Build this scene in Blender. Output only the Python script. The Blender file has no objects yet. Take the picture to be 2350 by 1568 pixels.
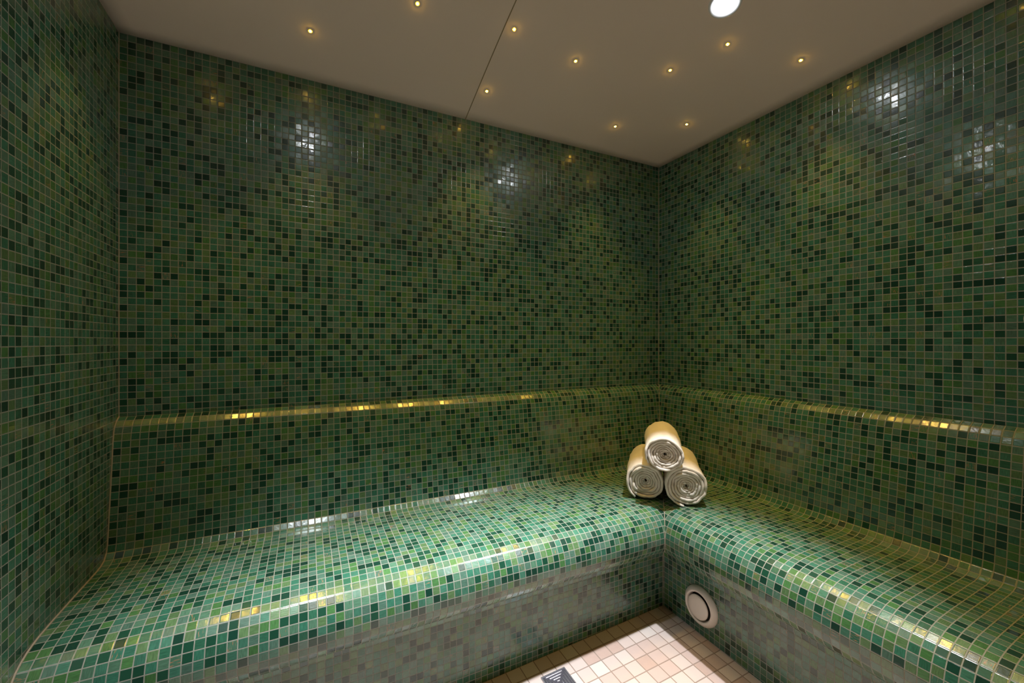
import bpy, bmesh, math, random
from mathutils import Vector, Matrix, noise

random.seed(7)
C = bpy.context.scene.collection
sc = bpy.context.scene

# ------------------------------------------------------------------ measures (metres)
P = 0.02147            # pitch of the glass mosaic
W = 2.302              # room width, left wall at x = -W
D = 2.30               # room depth, entrance wall at y = -D
CZ = 2.078             # ceiling height at the walls
DOME = 0.21            # rise of the shallow domed ceiling
CAM = Vector((-1.7656, -1.7220, 1.10))
TH = math.atan((1175 - 707) / 951.0)

# ------------------------------------------------------------------ camera
cd = bpy.data.cameras.new('camera')
cam = bpy.data.objects.new('camera', cd); C.objects.link(cam)
cam.location = CAM
cam.rotation_euler = (math.pi / 2, 0, -TH)
cd.sensor_width = 36.0
cd.lens = 951.0 / 2350.0 * 36.0
cd.shift_y = -(784 - 785) / 2350.0
cd.clip_start = 0.02
sc.camera = cam

# ------------------------------------------------------------------ world, exposure
w = bpy.data.worlds.new('world'); sc.world = w; w.use_nodes = True
w.node_tree.nodes['Background'].inputs[0].default_value = (0, 0, 0, 1)
w.node_tree.nodes['Background'].inputs[1].default_value = 0.0
sc.view_settings.view_transform = 'Standard'
sc.view_settings.look = 'None'
sc.view_settings.gamma = 1.0
sc.view_settings.use_curve_mapping = False
sc.view_settings.exposure = 0.17

SPOT_W = 270.0
SPOT_L = 185.0
LENS_E = 215.0
STAR_W = 7.6
STAR_E = 320.0
AMBER = (1.0, 0.60, 0.085)
COOL = (0.90, 0.95, 1.0)

# ------------------------------------------------------------------ helpers
def obj(name, bm, mats, parent=None, smooth=False, recalc=True):
    if recalc:
        bmesh.ops.recalc_face_normals(bm, faces=bm.faces)
    me = bpy.data.meshes.new(name); bm.to_mesh(me); bm.free()
    if not isinstance(mats, (list, tuple)): mats = [mats]
    for m in mats: me.materials.append(m)
    if smooth:
        for p in me.polygons: p.use_smooth = True
    o = bpy.data.objects.new(name, me); C.objects.link(o)
    if parent is not None: o.parent = parent
    return o

def tag(o, label=None, cat=None, group=None, kind=None):
    if label: o['label'] = label
    if cat: o['category'] = cat
    if group: o['group'] = group
    if kind: o['kind'] = kind
    return o

def thing(name, label, cat, loc=(0, 0, 0), group=None):
    o = bpy.data.objects.new(name, None); C.objects.link(o)
    o.location = loc; o.empty_display_size = 0.05
    return tag(o, label, cat, group)

def dome(x, y):
    x = min(0.0, max(-W, x)); y = min(0.0, max(-D, y))
    return CZ + DOME * math.sin(math.pi * -x / W) * math.sin(math.pi * -y / D)

def dome_normal(x, y):
    e = 0.01
    dx = (dome(x + e, y) - dome(x - e, y)) / (2 * e)
    dy = (dome(x, y + e) - dome(x, y - e)) / (2 * e)
    return Vector((dx, dy, -1)).normalized()

def floor_z(x, y):
    return -0.002 + 0.037 * (x + 0.436) + 0.036 * (y + 0.44)

def lathe(bm, prof, seg=64, mi=0):
    """prof: list of (r, h); revolved round local z"""
    rings = []
    for r, h in prof:
        if r < 1e-6:
            rings.append([bm.verts.new((0, 0, h))])
        else:
            rings.append([bm.verts.new((r * math.cos(2 * math.pi * k / seg), r * math.sin(2 * math.pi * k / seg), h)) for k in range(seg)])
    for a, b in zip(rings, rings[1:]):
        for k in range(seg):
            q = (k + 1) % seg
            if len(a) == 1 and len(b) == 1: continue
            if len(a) == 1: f = bm.faces.new((a[0], b[k], b[q]))
            elif len(b) == 1: f = bm.faces.new((a[k], a[q], b[0]))
            else: f = bm.faces.new((a[k], a[q], b[q], b[k]))
            f.material_index = mi

def tube(bm, pts, r, seg=8):
    pts = [Vector(p) for p in pts]
    rings = []
    for i, p in enumerate(pts):
        t = (pts[min(i + 1, len(pts) - 1)] - pts[max(i - 1, 0)]).normalized()
        up = Vector((0, 0, 1)) if abs(t.z) < .9 else Vector((1, 0, 0))
        a = t.cross(up).normalized(); b = t.cross(a).normalized()
        rings.append([bm.verts.new(p + a * r * math.cos(2 * math.pi * k / seg) + b * r * math.sin(2 * math.pi * k / seg)) for k in range(seg)])
    for a, b in zip(rings, rings[1:]):
        for k in range(seg):
            q = (k + 1) % seg
            bm.faces.new((a[k], a[q], b[q], b[k]))
    bm.faces.new(rings[0]); bm.faces.new(rings[-1][::-1])

# ------------------------------------------------------------------ node helpers
class NT:
    def __init__(s, name):
        s.m = bpy.data.materials.new(name); s.m.use_nodes = True
        s.t = s.m.node_tree; s.n = s.t.nodes
        s.b = s.n['Principled BSDF']
    def new(s, typ, **kw):
        n = s.n.new(typ)
        for k, v in kw.items(): setattr(n, k, v)
        return n
    def link(s, a, b): s.t.links.new(a, b)
    def put(s, sock, v):
        if hasattr(v, 'is_output') or isinstance(v, bpy.types.NodeSocket): s.link(v, sock)
        else: sock.default_value = v
    def math(s, op, a, b=None, c=None):
        n = s.new('ShaderNodeMath', operation=op)
        s.put(n.inputs[0], a)
        if b is not None: s.put(n.inputs[1], b)
        if c is not None: s.put(n.inputs[2], c)
        return n.outputs[0]
    def vec(s, op, a, b=None, scale=None):
        n = s.new('ShaderNodeVectorMath', operation=op)
        s.put(n.inputs[0], a)
        if b is not None: s.put(n.inputs[1], b)
        if scale is not None: s.put(n.inputs['Scale'], scale)
        return n.outputs[0]
    def mix(s, fac, a, b, blend='MIX'):
        n = s.new('ShaderNodeMix', data_type='RGBA', blend_type=blend)
        s.put(n.inputs[0], fac); s.put(n.inputs[6], a); s.put(n.inputs[7], b)
        return n.outputs[2]
    def mixf(s, fac, a, b):
        n = s.new('ShaderNodeMix', data_type='FLOAT')
        s.put(n.inputs[0], fac); s.put(n.inputs[2], a); s.put(n.inputs[3], b)
        return n.outputs[0]
    def comb(s, x, y, z=0.0):
        n = s.new('ShaderNodeCombineXYZ')
        s.put(n.inputs[0], x); s.put(n.inputs[1], y); s.put(n.inputs[2], z)
        return n.outputs[0]
    def sep(s, v):
        n = s.new('ShaderNodeSeparateXYZ'); s.put(n.inputs[0], v); return n.outputs
    def ramp(s, fac, stops, interp='CONSTANT'):
        n = s.new('ShaderNodeValToRGB'); cr = n.color_ramp; cr.interpolation = interp
        while len(cr.elements) > 1: cr.elements.remove(cr.elements[-1])
        cr.elements[0].position = stops[0][0]; cr.elements[0].color = (*stops[0][1], 1)
        for p, c in stops[1:]:
            e = cr.elements.new(p); e.color = (*c, 1)
        s.put(n.inputs[0], fac); return n.outputs[0]
    def noise(s, v, scale, detail=2.0, rough=.5):
        n = s.new('ShaderNodeTexNoise'); s.put(n.inputs['Vector'], v)
        n.inputs['Scale'].default_value = scale; n.inputs['Detail'].default_value = detail
        n.inputs['Roughness'].default_value = rough
        return n.outputs[0]
    def white(s, v):
        n = s.new('ShaderNodeTexWhiteNoise', noise_dimensions='3D'); s.put(n.inputs['Vector'], v)
        return n.outputs['Value'], n.outputs['Color']

def mosaic(name, seed, tilt=0.055, rough=0.20, coat=.4, crough=.06):
    """20 mm streaky glass mosaic; uv counts tiles"""
    s = NT(name)
    uv = s.new('ShaderNodeUVMap').outputs[0]
    uv = s.vec('ADD', uv, (seed * 37.0, seed * 53.0, 0.0))
    cell = s.vec('FLOOR', uv); fr = s.vec('FRACTION', uv)
    fx, fy, _ = s.sep(fr)
    v1, c1 = s.white(cell)
    v2, c2 = s.white(s.vec('ADD', cell, (0.37, 0.71, 5.3)))
    r1, r2, r3 = s.sep(c2)
    # grout mask, edge distance
    ex = s.math('MINIMUM', fx, s.math('SUBTRACT', 1.0, fx))
    ey = s.math('MINIMUM', fy, s.math('SUBTRACT', 1.0, fy))
    e = s.math('MINIMUM', ex, ey)
    mr = s.new('ShaderNodeMapRange', interpolation_type='SMOOTHSTEP')
    s.put(mr.inputs[0], e); mr.inputs[1].default_value = 0.038; mr.inputs[2].default_value = 0.062
    tilemask = mr.outputs[0]
    # tile colours
    base = s.ramp(v1, [
        (0.00, (0.0129, 0.0690, 0.0400)), (0.10, (0.0085, 0.0486, 0.0314)),
        (0.22, (0.0387, 0.1568, 0.1024)), (0.35, (0.0645, 0.1764, 0.0590)),
        (0.46, (0.0538, 0.1764, 0.1187)), (0.58, (0.0839, 0.1882, 0.1227)),
        (0.70, (0.0323, 0.1294, 0.0777)), (0.80, (0.0991, 0.1882, 0.0809)),
        (0.90, (0.0839, 0.1725, 0.1293))])
    # streaks, across or along each tile
    along = s.math('GREATER_THAN', r1, 0.5)
    sx = s.mixf(along, 1.2, 11.0); sy = s.mixf(along, 11.0, 1.2)
    sv = s.comb(s.math('ADD', s.math('MULTIPLY', fx, sx), s.math('MULTIPLY', r2, 91.0)),
                s.math('ADD', s.math('MULTIPLY', fy, sy), s.math('MULTIPLY', r3, 67.0)), 0.0)
    st = s.noise(sv, 1.0, 3.0, .6)
    dark = s.math('LESS_THAN', v1, 0.22)
    gain = s.new('ShaderNodeMapRange'); s.put(gain.inputs[0], st)
    gain.inputs[1].default_value = .3; gain.inputs[2].default_value = .7
    gain.inputs[3].default_value = .72; gain.inputs[4].default_value = 1.30
    g2 = s.mixf(dark, gain.outputs[0], 1.0)
    g2 = s.math('MULTIPLY', g2, s.math('ADD', 0.86, s.math('MULTIPLY', r2, 0.28)))
    col = s.vec('SCALE', base, scale=g2)
    # rare copper streaks
    cu = s.math('MULTIPLY', s.math('GREATER_THAN', st, 0.60), s.math('GREATER_THAN', r3, 0.94))
    cu = s.math('MULTIPLY', cu, s.math('SUBTRACT', 1.0, dark))
    col = s.mix(cu, col, (0.42, 0.19, 0.10, 1))
    gn = s.noise(s.vec('SCALE', uv, scale=3.0), 1.0, 2.0)
    grout = s.mix(gn, (0.245, 0.245, 0.205, 1), (0.375, 0.375, 0.33, 1))
    col = s.mix(tilemask, grout, col)
    s.put(s.b.inputs['Base Color'], col)
    s.put(s.b.inputs['Roughness'], s.mixf(tilemask, 0.75, s.math('ADD', rough, s.math('MULTIPLY', r1, 0.10))))
    s.b.inputs['IOR'].default_value = 1.5
    s.put(s.b.inputs['Coat Weight'], s.math('MULTIPLY', tilemask, coat))
    s.b.inputs['Coat Roughness'].default_value = crough
    s.put(s.b.inputs['Specular IOR Level'], s.mixf(tilemask, 0.25, 0.55))
    # each tile sits a touch crooked, its face is wavy
    geo = s.new('ShaderNodeNewGeometry')
    jit = s.vec('SCALE', s.vec('SUBTRACT', c1, (0.5, 0.5, 0.5)), scale=tilt)
    nrm = s.vec('NORMALIZE', s.vec('ADD', geo.outputs['Normal'], s.vec('SCALE', jit, scale=s.math('MULTIPLY', tilemask, 1.0))))
    wav = s.noise(s.vec('ADD', s.vec('SCALE', uv, scale=2.2), s.vec('SCALE', c1, scale=9.0)), 1.0, 2.0)
    h = s.math('ADD', s.math('MULTIPLY', wav, 0.30), s.math('MULTIPLY', st, 0.10))
    mr2 = s.new('ShaderNodeMapRange', interpolation_type='SMOOTHSTEP')
    s.put(mr2.inputs[0], e); mr2.inputs[1].default_value = 0.03; mr2.inputs[2].default_value = 0.12
    h = s.math('ADD', h, s.math('MULTIPLY', mr2.outputs[0], 0.40))
    bp = s.new('ShaderNodeBump'); bp.inputs['Strength'].default_value = 1.0
    bp.inputs['Distance'].default_value = 0.0006
    s.put(bp.inputs['Height'], h); s.put(bp.inputs['Normal'], nrm)
    s.link(bp.outputs[0], s.b.inputs['Normal'])
    s.link(bp.outputs[0], s.b.inputs['Coat Normal'])
    return s.m

def plain(name, col, rough=.5, metal=0.0, bump=0.0, bscale=40.0, var=0.0, spec=.5):
    s = NT(name)
    tc = s.new('ShaderNodeTexCoord').outputs['Object']
    nz = s.noise(tc, bscale, 4.0, .6)
    c = (*col, 1)
    if var > 0:
        cv = s.mix(nz, (*[v * (1 - var) for v in col], 1), (*[min(1, v * (1 + var)) for v in col], 1))
        s.put(s.b.inputs['Base Color'], cv)
    else:
        s.b.inputs['Base Color'].default_value = c
    s.b.inputs['Roughness'].default_value = rough
    s.b.inputs['Metallic'].default_value = metal
    s.b.inputs['Specular IOR Level'].default_value = spec
    if bump > 0:
        bp = s.new('ShaderNodeBump'); bp.inputs['Strength'].default_value = 1.0
        bp.inputs['Distance'].default_value = bump
        s.put(bp.inputs['Height'], nz); s.link(bp.outputs[0], s.b.inputs['Normal'])
    return s.m

def emit(name, col, strength):
    s = NT(name)
    s.b.inputs['Base Color'].default_value = (*col, 1)
    s.b.inputs['Emission Color'].default_value = (*col, 1)
    s.b.inputs['Emission Strength'].default_value = strength
    s.b.inputs['Roughness'].default_value = .3
    return s.m

M_BACK = mosaic('green_glass_mosaic_back', 1)
M_RIGHT = mosaic('green_glass_mosaic_right', 2)
M_LEFT = mosaic('green_glass_mosaic_left', 3)
M_FRONT = mosaic('green_glass_mosaic_front', 4)
M_BENCH = mosaic('green_glass_mosaic_bench', 5, tilt=0.028, rough=.15, coat=.6, crough=.10)
M_BENCH2 = mosaic('green_glass_mosaic_bench_side', 6, tilt=0.028, rough=.15, coat=.6, crough=.10)
M_GROUT = plain('beige_grout', (.42, .35, .27), .7, var=.15, bscale=60)
M_CEIL = plain('satin_beige_ceiling_paint', (.93, .76, .66), .38, bump=0.0004, bscale=2.5, var=.03)
M_JOINT = plain('brown_joint_sealant', (.30, .22, .12), .6)
M_PLASTIC = plain('cream_plastic', (.88, .80, .73), .35)
M_HOLE = plain('dark_duct', (.02, .018, .015), .8)
M_STEEL = plain('polished_drain_steel', (.72, .69, .76), .34, metal=1.0)
M_STEELDARK = plain('dull_drain_steel', (.17, .16, .19), .45, metal=1.0)
M_TRIM = plain('white_lamp_trim', (.8, .8, .82), .3)
M_LENS = emit('white_lamp_glow', COOL, LENS_E)
M_STARGLOW = emit('amber_lamp_glow', AMBER, STAR_E)
M_STARRIM = emit('amber_painted_halo', (1.0, .66, .06), 1.6)  # yellow halo round the small lamps, put in as an emissive colour
M_BRASS = plain('brass_bezel', (.75, .55, .25), .3, metal=1.0)

def floor_material():
    s = NT('cream_floor_tiles')
    uv = s.new('ShaderNodeUVMap').outputs[0]
    cell = s.vec('FLOOR', uv); fr = s.vec('FRACTION', uv)
    fx, fy, _ = s.sep(fr)
    v1, c1 = s.white(cell)
    ex = s.math('MINIMUM', fx, s.math('SUBTRACT', 1.0, fx))
    ey = s.math('MINIMUM', fy, s.math('SUBTRACT', 1.0, fy))
    e = s.math('MINIMUM', ex, ey)
    mr = s.new('ShaderNodeMapRange', interpolation_type='SMOOTHSTEP')
    s.put(mr.inputs[0], e); mr.inputs[1].default_value = 0.022; mr.inputs[2].default_value = 0.04
    base = s.ramp(v1, [(0, (.41, .29, .25)), (.12, (.46, .35, .32)), (.32, (.49, .40, .37)),
                       (.6, (.52, .44, .41)), (.85, (.54, .48, .45))])
    nz = s.noise(s.vec('SCALE', uv, scale=4.0), 1.0, 4.0)
    base = s.mix(s.math('MULTIPLY', nz, .25), base, (.60, .45, .36, 1))
    col = s.mix(mr.outputs[0], (.26, .19, .155, 1), base)
    s.put(s.b.inputs['Base Color'], col)
    s.put(s.b.inputs['Roughness'], s.mixf(mr.outputs[0], .8, .38))
    bp = s.new('ShaderNodeBump'); bp.inputs['Distance'].default_value = .0008
    s.put(bp.inputs['Height'], s.math('ADD', mr.outputs[0], s.math('MULTIPLY', nz, .15)))
    s.link(bp.outputs[0], s.b.inputs['Normal'])
    return s.m

def towel_material():
    s = NT('cream_terry_cloth')
    tc = s.new('ShaderNodeTexCoord').outputs['Object']
    n1 = s.noise(tc, 260.0, 3.0, .7); n2 = s.noise(tc, 28.0, 3.0, .6)
    col = s.mix(n2, (.80, .71, .61, 1), (.93, .87, .79, 1))
    s.put(s.b.inputs['Base Color'], col)
    s.b.inputs['Roughness'].default_value = .95
    s.b.inputs['Specular IOR Level'].default_value = .1
    s.b.inputs['Sheen Weight'].default_value = .25
    bp = s.new('ShaderNodeBump'); bp.inputs['Distance'].default_value = .0018
    bp.inputs['Strength'].default_value = .8
    s.put(bp.inputs['Height'], s.math('ADD', s.math('MULTIPLY', n1, .6), n2))
    s.link(bp.outputs[0], s.b.inputs['Normal'])
    return s.m
M_FLOOR = floor_material(); M_TOWEL = towel_material()

# ------------------------------------------------------------------ room shell (solid slabs, inner face tiled)
def wall(name, o, du, dv, lu, lv, n_out, mat, u0=0.0, v0=0.0, th=.08):
    """slab whose inner face starts at o and runs lu along du and lv along dv"""
    bm = bmesh.new(); L = bm.loops.layers.uv.new('UVMap')
    o = Vector(o); du = Vector(du); dv = Vector(dv); n = Vector(n_out) * th
    def quad(pts, uvs):
        f = bm.faces.new([bm.verts.new(p) for p in pts])
        for l, t in zip(f.loops, uvs): l[L].uv = t
    a, b, c, d = o, o + du * lu, o + du * lu + dv * lv, o + dv * lv
    uv = [(u0, v0), (u0 + lu / P, v0), (u0 + lu / P, v0 + lv / P), (u0, v0 + lv / P)]
    quad([a, b, c, d], uv); quad([d + n, c + n, b + n, a + n], uv)
    for p, q in ((a, b), (b, c), (c, d), (d, a)):
        quad([p, p + n, q + n, q], [(0, 0), (0, 1), (1, 1), (1, 0)])
    bmesh.ops.remove_doubles(bm, verts=bm.verts, dist=1e-5)
    ob = obj(name, bm, mat)
    return tag(ob, kind='structure')

H0 = -0.2
wall('wall_back', (-W, 0, CZ), (1, 0, 0), (0, 0, -1), W, CZ - H0, (0, 1, 0), M_BACK)
wall('wall_right', (0, 0, CZ), (0, -1, 0), (0, 0, -1), D, CZ - H0, (1, 0, 0), M_RIGHT)
wall('wall_left', (-W, 0, CZ), (0, -1, 0), (0, 0, -1), D, CZ - H0, (-1, 0, 0), M_LEFT)
wall('wall_front', (-W, -D, CZ), (1, 0, 0), (0, 0, -1), W, CZ - H0, (0, -1, 0), M_FRONT)

# ceiling: shallow dome with thickness
bm = bmesh.new(); N = 48; g = {}
for i in range(N + 1):
    for j in range(N + 1):
        x = .08 - (W + .16) * i / N if False else -W * i / N; y = -D * j / N
        g[i, j] = bm.verts.new((x, y, dome(x, y)))
for i in range(N):
    for j in range(N):
        bm.faces.new((g[i, j], g[i + 1, j], g[i + 1, j + 1], g[i, j + 1]))
geom = bmesh.ops.extrude_face_region(bm, geom=bm.faces[:])
for v in geom['geom']:
    if isinstance(v, bmesh.types.BMVert): v.co.z += .05
tag(obj('ceiling', bm, M_CEIL, smooth=False), kind='structure')
for p in bpy.data.objects['ceiling'].data.polygons: p.use_smooth = abs(p.normal.z) > .5

# sealed joint between the two ceiling panels
def cam_ray_dome(px, py):
    u = (px - 1175) / 951.0; v = -(py - 785) / 951.0
    R = Vector((math.cos(TH), -math.sin(TH), 0)); F = Vector((math.sin(TH), math.cos(TH), 0))
    d = R * u + F + Vector((0, 0, v)); t = .5
    for k in range(400):
        p = CAM + d * t
        if p.z >= dome(p.x, p.y): break
        t += .005
    lo, hi = t - .005, t
    for k in range(30):
        m = (lo + hi) / 2; p = CAM + d * m
        if p.z >= dome(p.x, p.y): hi = m
        else: lo = m
    return CAM + d * lo
bm = bmesh.new(); prev = None
JX0, JX1 = -1.146, -1.196
for k in range(61):
    t = k / 60; y = -D * t; x = JX0 + (JX1 - JX0) * t
    row = [bm.verts.new((x + s * .0018, y, dome(x, y) - .0006)) for s in (-1, 1)]
    row += [bm.verts.new((x + s * .0018, y, dome(x, y) + .004)) for s in (1, -1)]
    if prev:
        for q in range(4): bm.faces.new((prev[q], prev[(q + 1) % 4], row[(q + 1) % 4], row[q]))
    prev = row
tag(obj('trim_1', bm, M_JOINT), kind='structure')

# floor: gently falling to the drain
FP = 0.0537
bm = bmesh.new(); L = bm.loops.layers.uv.new('UVMap')
vs = []
for x, y in ((-W, -D), (0, -D), (0, 0), (-W, 0)): vs.append(bm.verts.new((x, y, floor_z(x, y))))
f = bm.faces.new(vs)
for l in f.loops: l[L].uv = ((l.vert.co.x + .6245) / FP + 40, (l.vert.co.y + .6050) / FP + 60)
ge = bmesh.ops.extrude_face_region(bm, geom=bm.faces[:])
for v in ge['geom']:
    if isinstance(v, bmesh.types.BMVert): v.co.z -= .06
tag(obj('floor', bm, M_FLOOR), kind='structure')

# grout beads in the corners
def bead(name, pts, r=.0016):
    bm = bmesh.new(); tube(bm, pts, r); tag(obj(name, bm, M_GROUT), kind='structure')
bead('trim_2', [(-.0005, -.0005, .86), (-.0005, -.0005, CZ)])
bead('trim_3', [(-W + .0005, -.0005, .86), (-W + .0005, -.0005, CZ)])

# ------------------------------------------------------------------ the bench, one row of flat tiles after another
PROF = [(0, .863), (.019, .853), (.034, .836), (.044, .810), (.0500, .765), (.0560, .710), (.0640, .650), (.0720, .590), (.0800, .530), (.0860, .490),
        (.0935, .470), (.107, .4575), (.133, .4505), (.20, .4495), (.30, .4485), (.38, .4475), (.437, .445), (.471, .4395),
        (.500, .430), (.521, .4175), (.535, .401), (.544, .382), (.550, .360), (.552, .338), (.550, .317),
        (.543, .298), (.530, .281), (.510, .266), (.485, .253), (.460, .240), (.444, .224), (.440, .203), (.440, -.10)]
def resample(pr, step):
    # walk the smooth profile with straight chords one tile long
    fine = []
    for (a, b), (c, d) in zip(pr, pr[1:]):
        n = max(2, int(math.hypot(c - a, d - b) / .0004))
        for k in range(n): fine.append((a + (c - a) * k / n, b + (d - b) * k / n))
    fine.append(pr[-1])
    out = [fine[0]]
    for q in fine:
        if math.hypot(q[0] - out[-1][0], q[1] - out[-1][1]) >= step: out.append(q)
    out.append(fine[-1])
    return out
ROWS = resample(PROF, P)
SX, SY = .978, 1.010        # the side bench is a finger narrower than the back one
k1 = next(i for i, q in enumerate(ROWS) if q[0] > .10)            # backrest | seat
k2 = next(i for i, q in enumerate(ROWS) if i > k1 and q[1] < .235)  # seat | riser
print('rows', len(ROWS), k1, k2)
def bench_part(name, a, b, side, mat, parent, label=None):
    bm = bmesh.new(); L = bm.loops.layers.uv.new('UVMap')
    NC = 3
    def pt(dd, z, t):
        # t = 0 at the mitre, 1 at the far end
        if side == 'back':
            x0 = -dd * SX; x = x0 + (-W - x0) * t; return Vector((x, -dd * SY, z)), (x + W) / P
        y0 = -dd * SY; y = y0 + (-D - y0) * t; return Vector((-dd * SX, y, z)), -y / P
    for i in range(a, b):
        for c in range(NC):
            q = []
            for (r, t) in ((i, c / NC), (i, (c + 1) / NC), (i + 1, (c + 1) / NC), (i + 1, c / NC)):
                p, u = pt(ROWS[r][0], ROWS[r][1], t); q.append((p, u, r))
            if i == len(ROWS) - 2: pass
            f = bm.faces.new([bm.verts.new(x[0]) for x in q])
            for l, x in zip(f.loops, q):
                l[L].uv = (x[1], x[2])
    # the last, cut strip of the riser keeps square tiles
    if b == len(ROWS) - 1:
        for f in bm.faces:
            for l in f.loops:
                if l[L].uv[1] == len(ROWS) - 1:
                    l[L].uv[1] = len(ROWS) - 2 + (ROWS[-2][1] - ROWS[-1][1]) / P
    bmesh.ops.remove_doubles(bm, verts=bm.verts, dist=1e-6)
    # thickness of the tiled shell
    o = obj(name, bm, mat, parent)
    me = o.data
    # faces look into the room
    nrm = me.polygons[0].normal; c = me.polygons[0].center
    if nrm.dot(CAM - c) < 0: me.flip_normals()
    if label: o['label'] = label
    return o
bench = thing('bench', 'green mosaic tiled heated bench running along the back and right walls', 'bench', (-.6, -.3, 0))
inv = Matrix.Translation((.6, .3, 0))
NR = len(ROWS) - 1
for side, mat in (('back', M_BENCH), ('right', M_BENCH2)):
    for nm, a, b in (('backrest', 0, k1), ('seat', k1, k2), ('riser', k2, NR)):
        o = bench_part(nm, a, b, side, mat, bench)
        o.data.transform(inv)
# beads: mitre of the bench and its meeting with the left wall
bead('trim_4', [(-W + .001, -d * SY - .0006, z + .0006) for d, z in ROWS[:-1]], .0022)
bm = bmesh.new()
tube(bm, [(-d * SX + .6 - .0004, -d * SY + .3 - .0004, z + .0004) for d, z in ROWS[:-1]], .0013)
obj('grout_bead', bm, M_GROUT, bench)

# ------------------------------------------------------------------ white ceiling downlights
def downlight(x, y, label, aim, power, size, blend):
    z = dome(x, y); n = dome_normal(x, y)
    t = thing('downlight', label, 'light', (x, y, z), 'white ceiling downlights')
    t.rotation_euler = (n).to_track_quat('Z', 'Y').to_euler()
    bm = bmesh.new()
    lathe(bm, [(.050, -.002), (.050, .0030), (.0485, .0065), (.046, .0070), (.038, .0035), (.024, .0004), (.0215, -.001), (.0215, -.004)], 64)
    obj('trim_ring', bm, M_TRIM, t, smooth=True)
    bm = bmesh.new()
    lathe(bm, [(0, .0030), (.008, .0028), (.016, .0020), (.0205, .0008), (.0215, -.001)], 48)
    obj('lens', bm, M_LENS, t, smooth=True)
    ld = bpy.data.lights.new('lamp', 'SPOT'); lo = bpy.data.objects.new('lamp', ld); C.objects.link(lo)
    ld.energy = power; ld.color = COOL; ld.spot_size = size; ld.spot_blend = blend; ld.shadow_soft_size = .022
    lo.location = Vector((x, y, z)) + n * .03
    lo.rotation_euler = (Vector(aim) - lo.location).to_track_quat('-Z', 'Y').to_euler()
downlight(-.545, -.816, 'round white downlight glaring at the top edge of the ceiling', (-1.10, -.88, .20), SPOT_W, .98, .9)
downlight(-1.755, -.780, 'round white downlight above the left part of the bench', (-1.60, -.85, .20), SPOT_L, 1.05, 1.0)

# ------------------------------------------------------------------ small amber ceiling lights
STARS = [((712, 71), 'small amber ceiling light furthest left, near the back wall'),
         ((958, 8), 'largest small amber ceiling light, cut by the top edge of the photo'),
         ((1180, 67), 'small amber ceiling light just right of the ceiling joint, near the top'),
         ((1117, 209), 'small amber ceiling light beside the joint, nearest the back wall'),
         ((1321, 140), 'small amber ceiling light in the middle between joint and white downlight'),
         ((1412, 290), 'faint amber ceiling light left of the far corner'),
         ((1538, 161), 'faint amber ceiling light below left of the white downlight'),
         ((1576, 285), 'faintest amber ceiling light closest to the right wall and far corner'),
         ((1670, 101), 'small amber ceiling light directly below the white downlight'),
         ((1838, 138), 'small amber ceiling light on its own nearest the right wall')]
star = thing('star_light', STARS[0][1], 'light', (0, 0, 0), 'small amber ceiling lights')
bm = bmesh.new(); lathe(bm, [(.0082, -.001), (.0082, .0008), (.0076, .0016), (.0070, .0014), (.0068, -.001)], 24)
obj('bezel', bm, M_BRASS, star, smooth=True)
bm = bmesh.new(); lathe(bm, [(.0034, .0010), (.0050, .0018), (.0064, .0012), (.0070, .0)], 24)
obj('glow_ring', bm, M_STARRIM, star, smooth=True)  # emissive ring added to imitate the yellow glow around the lens
bm = bmesh.new(); lathe(bm, [(0, .0034), (.0018, .0031), (.0030, .0022), (.0035, .0010)], 24)
obj('lens', bm, M_STARGLOW, star, smooth=True)
sl = bpy.data.lights.new('lamp', 'SPOT'); sl.spot_size = 1.25; sl.spot_blend = 1.0; sl.energy = STAR_W; sl.color = AMBER; sl.shadow_soft_size = .005
def place_star(x, y, label, first=False):
    n = dome_normal(x, y)
    if first: t = star
    else:
        t = star.copy(); C.objects.link(t); t['label'] = label
        for ch in star.children:
            c = ch.copy(); C.objects.link(c); c.parent = t
    t.location = (x, y, dome(x, y)); t.rotation_euler = n.to_track_quat('Z', 'Y').to_euler()
    lo = bpy.data.objects.new('lamp', sl); C.objects.link(lo)
    lo.location = Vector((x, y, dome(x, y))) + n * .012
for k, ((px, py), lab) in enumerate(STARS):
    p = cam_ray_dome(px, py); print('star', k, tuple(round(v, 3) for v in p))
    place_star(p.x, p.y, lab, k == 0)
for k, (x, y) in enumerate([(-2.11, -.316), (-.264, -1.256), (-1.12, -1.65), (-.60, -1.90), (-.78, -1.42), (-1.62, -1.30), (-1.10, -1.28), (-.95, -1.95), (-1.40, -1.98)]):  # leading pair read off wall reflections; the rest added to warm the shaded floor
    place_star(x, y, 'unseen amber ceiling light; most of these are added to warm the shaded floor')

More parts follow.
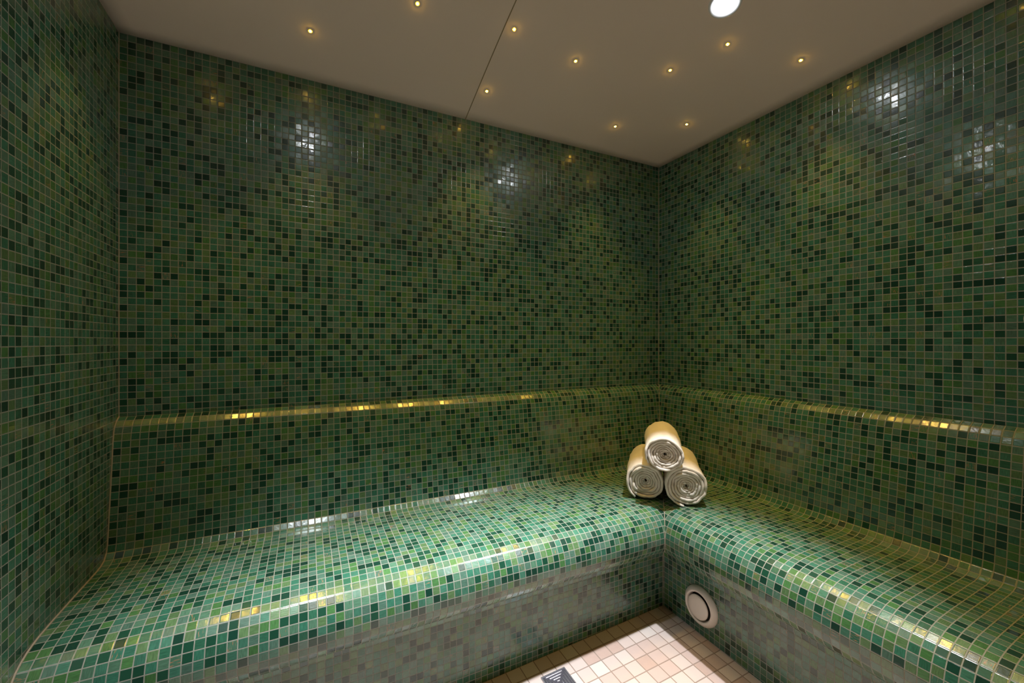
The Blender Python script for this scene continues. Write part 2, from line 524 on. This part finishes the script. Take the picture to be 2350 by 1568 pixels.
# ------------------------------------------------------------------ rolled towels
def rolled_towel(name, label, base, axis, length, r, turns, seed, phase, squash=(1.0, 1.0), tuck=.012, hand=1):
    """base: centre of the front face; axis: unit vector pointing away from the viewer"""
    rnd = random.Random(seed)
    a = Vector(axis).normalized(); side = Vector((a.y, -a.x, 0)).normalized(); up = side.cross(a).normalized()
    if up.z < 0: up = -up
    NS = int(turns * 40); NA = 22
    r0 = .006; th = (r - r0) / turns
    bm = bmesh.new(); V = {}
    for i in range(NS + 1):
        s = i / NS
        ang = math.radians(phase) - hand * turns * 2 * math.pi + hand * (s * turns * 2 * math.pi)
        hw = .5 / turns; PW = 1.28
        rf = lambda q: r0 + (r * .93 - r0) * max(0.0, q) ** PW
        rad = rf(s)
        tk = max(.0014, (.505 - .025 * s) * (rf(s + hw) - rf(s - hw))) * (1 if s < .97 else 1 - .35 * (s - .97) / .03)
        for j in range(NA + 1):
            if j <= 4: ax = [0, .0025, .006, .012, .022][j]; pin = [.55, .86, .97, 1.0, 1.0][j]
            elif j >= NA - 4: ax = length - [0, .0025, .006, .012, .022][NA - j]; pin = [.55, .86, .97, 1.0, 1.0][NA - j]
            else: ax = .022 + (length - .044) * (j - 4) / (NA - 8); pin = 1.0
            fr = 1 - ax / length
            # inner turns sit further in than the outer wrap
            rec = tuck * (1 - s) ** .8 * math.cos(min(1, ax / (length * .5)) * math.pi / 2) * (1 if ax < length / 2 else 0)
            rec += (.006 * noise.noise(Vector((math.cos(ang) * 1.6, math.sin(ang) * 1.6, seed + s * 7))) + .0035 * noise.noise(Vector((math.cos(ang) * 4, math.sin(ang) * 4, seed + s * 31)))) * fr * (1 + s)
            wob = 1 + .085 * noise.noise(Vector((math.cos(ang) * .9 + seed * 3, math.sin(ang) * .9, ax * 4))) \
                    + .05 * noise.noise(Vector((math.cos(ang) * 3 + seed, math.sin(ang) * 3, ax * 9 + s * 3)))
            wob += .022 * noise.noise(Vector((math.cos(ang) * 7 + seed, math.sin(ang) * 7, ax * 45 + s * 9)))
            if s > .9: wob += .03 * (s - .9) / .1 * (0.6 + noise.noise(Vector((ax * 14, seed, 0))))
            for w_, sg in ((0, -1), (1, 1)):
                rr = (rad + sg * tk * pin) * wob
                cx = math.cos(ang) * rr * squash[0]; cy = math.sin(ang) * rr * squash[1]
                cy = max(cy, -r * .965)
                V[i, j, w_] = bm.verts.new(Vector(base) + a * (ax + rec) + side * cx + up * cy)
    for i in range(NS):
        for j in range(NA):
            bm.faces.new((V[i, j, 1], V[i + 1, j, 1], V[i + 1, j + 1, 1], V[i, j + 1, 1]))
            bm.faces.new((V[i, j, 0], V[i, j + 1, 0], V[i + 1, j + 1, 0], V[i + 1, j, 0]))
        bm.faces.new((V[i, 0, 0], V[i + 1, 0, 0], V[i + 1, 0, 1], V[i, 0, 1]))
        bm.faces.new((V[i, NA, 0], V[i, NA, 1], V[i + 1, NA, 1], V[i + 1, NA, 0]))
    for i in (0, NS):
        for j in range(NA):
            bm.faces.new((V[i, j, 0], V[i, j, 1], V[i, j + 1, 1], V[i, j + 1, 0]))
    o = obj(name, bm, M_TOWEL, smooth=True)
    return tag(o, label, 'towel', 'rolled towels in the bench corner')

AX = Vector((.694, .720, 0))
SEAT = .4475
rolled_towel('rolled_towel', 'rolled cream towel on the seat, bottom left of the pile of three', (-.517, -.432, SEAT + .0735), AX, .355, .078, 7.3, 1, 238, tuck=.020)
rolled_towel('rolled_towel', 'rolled cream towel with loose end under it, bottom right of the pile of three', (-.421, -.557, SEAT + .0765), AX, .365, .083, 7.8, 2, 262, tuck=.018)
rolled_towel('rolled_towel', 'rolled cream towel resting on top of the two others', (-.515, -.535, SEAT + .208), AX, .36, .073, 7.6, 5, 212, (1.05, .97), tuck=.024)

# ------------------------------------------------------------------ round air valve on the riser
v = thing('air_valve', 'round cream plastic air valve with centre disc on the bench front', 'vent', (-.440 * SX, -.632, .102))
v.rotation_euler = Vector((-1, 0, 0)).to_track_quat('Z', 'Y').to_euler()
bm = bmesh.new()
lathe(bm, [(.0715, -.004), (.0725, .002), (.0715, .006), (.066, .0125), (.060, .0175), (.0565, .019), (.0530, .0180), (.0505, .0145), (.0490, .006), (.0480, -.004)], 96)
obj('outer_ring', bm, M_PLASTIC, v, smooth=True)
bm = bmesh.new()
lathe(bm, [(0, .0005), (.0485, .0005)], 64)
o = obj('duct', bm, M_HOLE, v); o['label'] = 'dark opening behind the disc'
bm = bmesh.new()
lathe(bm, [(0, .0245), (.025, .0243), (.040, .0232), (.0435, .0215), (.0442, .019), (.0425, .0165), (.030, .013), (.008, .010), (.008, .0005)], 96)
obj('centre_disc', bm, M_PLASTIC, v, smooth=True)

# ------------------------------------------------------------------ call button on the right wall, only its edge in view
t = thing('wall_button', 'cream round button on the right wall, only its tip showing at the photo edge', 'button', (0, -1.362, 1.163))
t.rotation_euler = Vector((-1, 0, 0)).to_track_quat('Z', 'Y').to_euler()
bm = bmesh.new(); lathe(bm, [(.040, -.003), (.041, .003), (.038, .009), (.030, .012), (.022, .012)], 64)
obj('base_ring', bm, M_PLASTIC, t, smooth=True)
bm = bmesh.new(); lathe(bm, [(0, .020), (.014, .0195), (.020, .0165), (.022, .011)], 64)
obj('push_cap', bm, M_PLASTIC, t, smooth=True)

# ------------------------------------------------------------------ square floor drain
DX, DY, DS = -1.019, -.565, .094
dz = floor_z(DX, DY) + .0006
dr = thing('floor_drain', 'square steel drain grate with nested ridges set in the floor tiles', 'drain', (DX, DY, dz))
dr.rotation_euler = (.036, -.037, 0)
def boxat(bm, x0, y0, x1, y1, z0, z1):
    q = [bm.verts.new(p) for p in ((x0, y0, z0), (x1, y0, z0), (x1, y1, z0), (x0, y1, z0), (x0, y0, z1), (x1, y0, z1), (x1, y1, z1), (x0, y1, z1))]
    for f in ((0, 3, 2, 1), (4, 5, 6, 7), (0, 1, 5, 4), (1, 2, 6, 5), (2, 3, 7, 6), (3, 0, 4, 7)): bm.faces.new([q[i] for i in f])
bm = bmesh.new(); h = DS / 2
boxat(bm, -h, -h, h, h, -.004, .0012)
bmesh.ops.bevel(bm, geom=bm.edges[:], offset=.0006, segments=2, affect='EDGES')
pl = obj('plate', bm, M_STEELDARK, dr)
bm = bmesh.new()
boxat(bm, -h, -h, -h + .004, h, 0, .0026); boxat(bm, h - .004, -h, h, h, 0, .0026)
boxat(bm, -h + .004, -h, h - .004, -h + .004, 0, .0026); boxat(bm, -h + .004, h - .004, h - .004, h, 0, .0026)
obj('frame', bm, M_STEEL, dr)
for r_ in (.038, .0285, .019, .0095):
    for q in range(4):
        bm = bmesh.new(); le = r_ - .0045
        c0, s0 = math.cos(q * math.pi / 2), math.sin(q * math.pi / 2)
        pts = [(-le * c0 - r_ * s0, -le * s0 + r_ * c0, .0016), (le * c0 - r_ * s0, le * s0 + r_ * c0, .0016)]
        n_ = 8; pp = [Vector(pts[0]).lerp(Vector(pts[1]), k / n_) for k in range(n_ + 1)]
        rings = []; tdir = (pp[-1] - pp[0]).normalized(); sd = Vector((-tdir.y, tdir.x, 0))
        ends = [(-.0016, .3), (-.0010, .75)] + [(None, 1)] * (n_ - 3)
        ts = [0, .02, .06] + [k / 6 for k in range(1, 6)] + [.94, .98, 1.0]
        ws = [.25, .75, 1] + [1] * 5 + [1, .75, .25]
        for tt, ww in zip(ts, ws):
            p = pp[0].lerp(pp[-1], tt)
            rings.append([bm.verts.new(p + sd * .0021 * ww * math.cos(a) + Vector((0, 0, .0016 * ww * math.sin(a)))) for a in [math.pi * 2 * k / 10 for k in range(10)]])
        for a, b in zip(rings, rings[1:]):
            for k in range(10): bm.faces.new((a[k], a[(k + 1) % 10], b[(k + 1) % 10], b[k]))
        bm.faces.new(rings[0]); bm.faces.new(rings[-1][::-1])
        obj('ridge', bm, M_STEEL, dr, smooth=True)
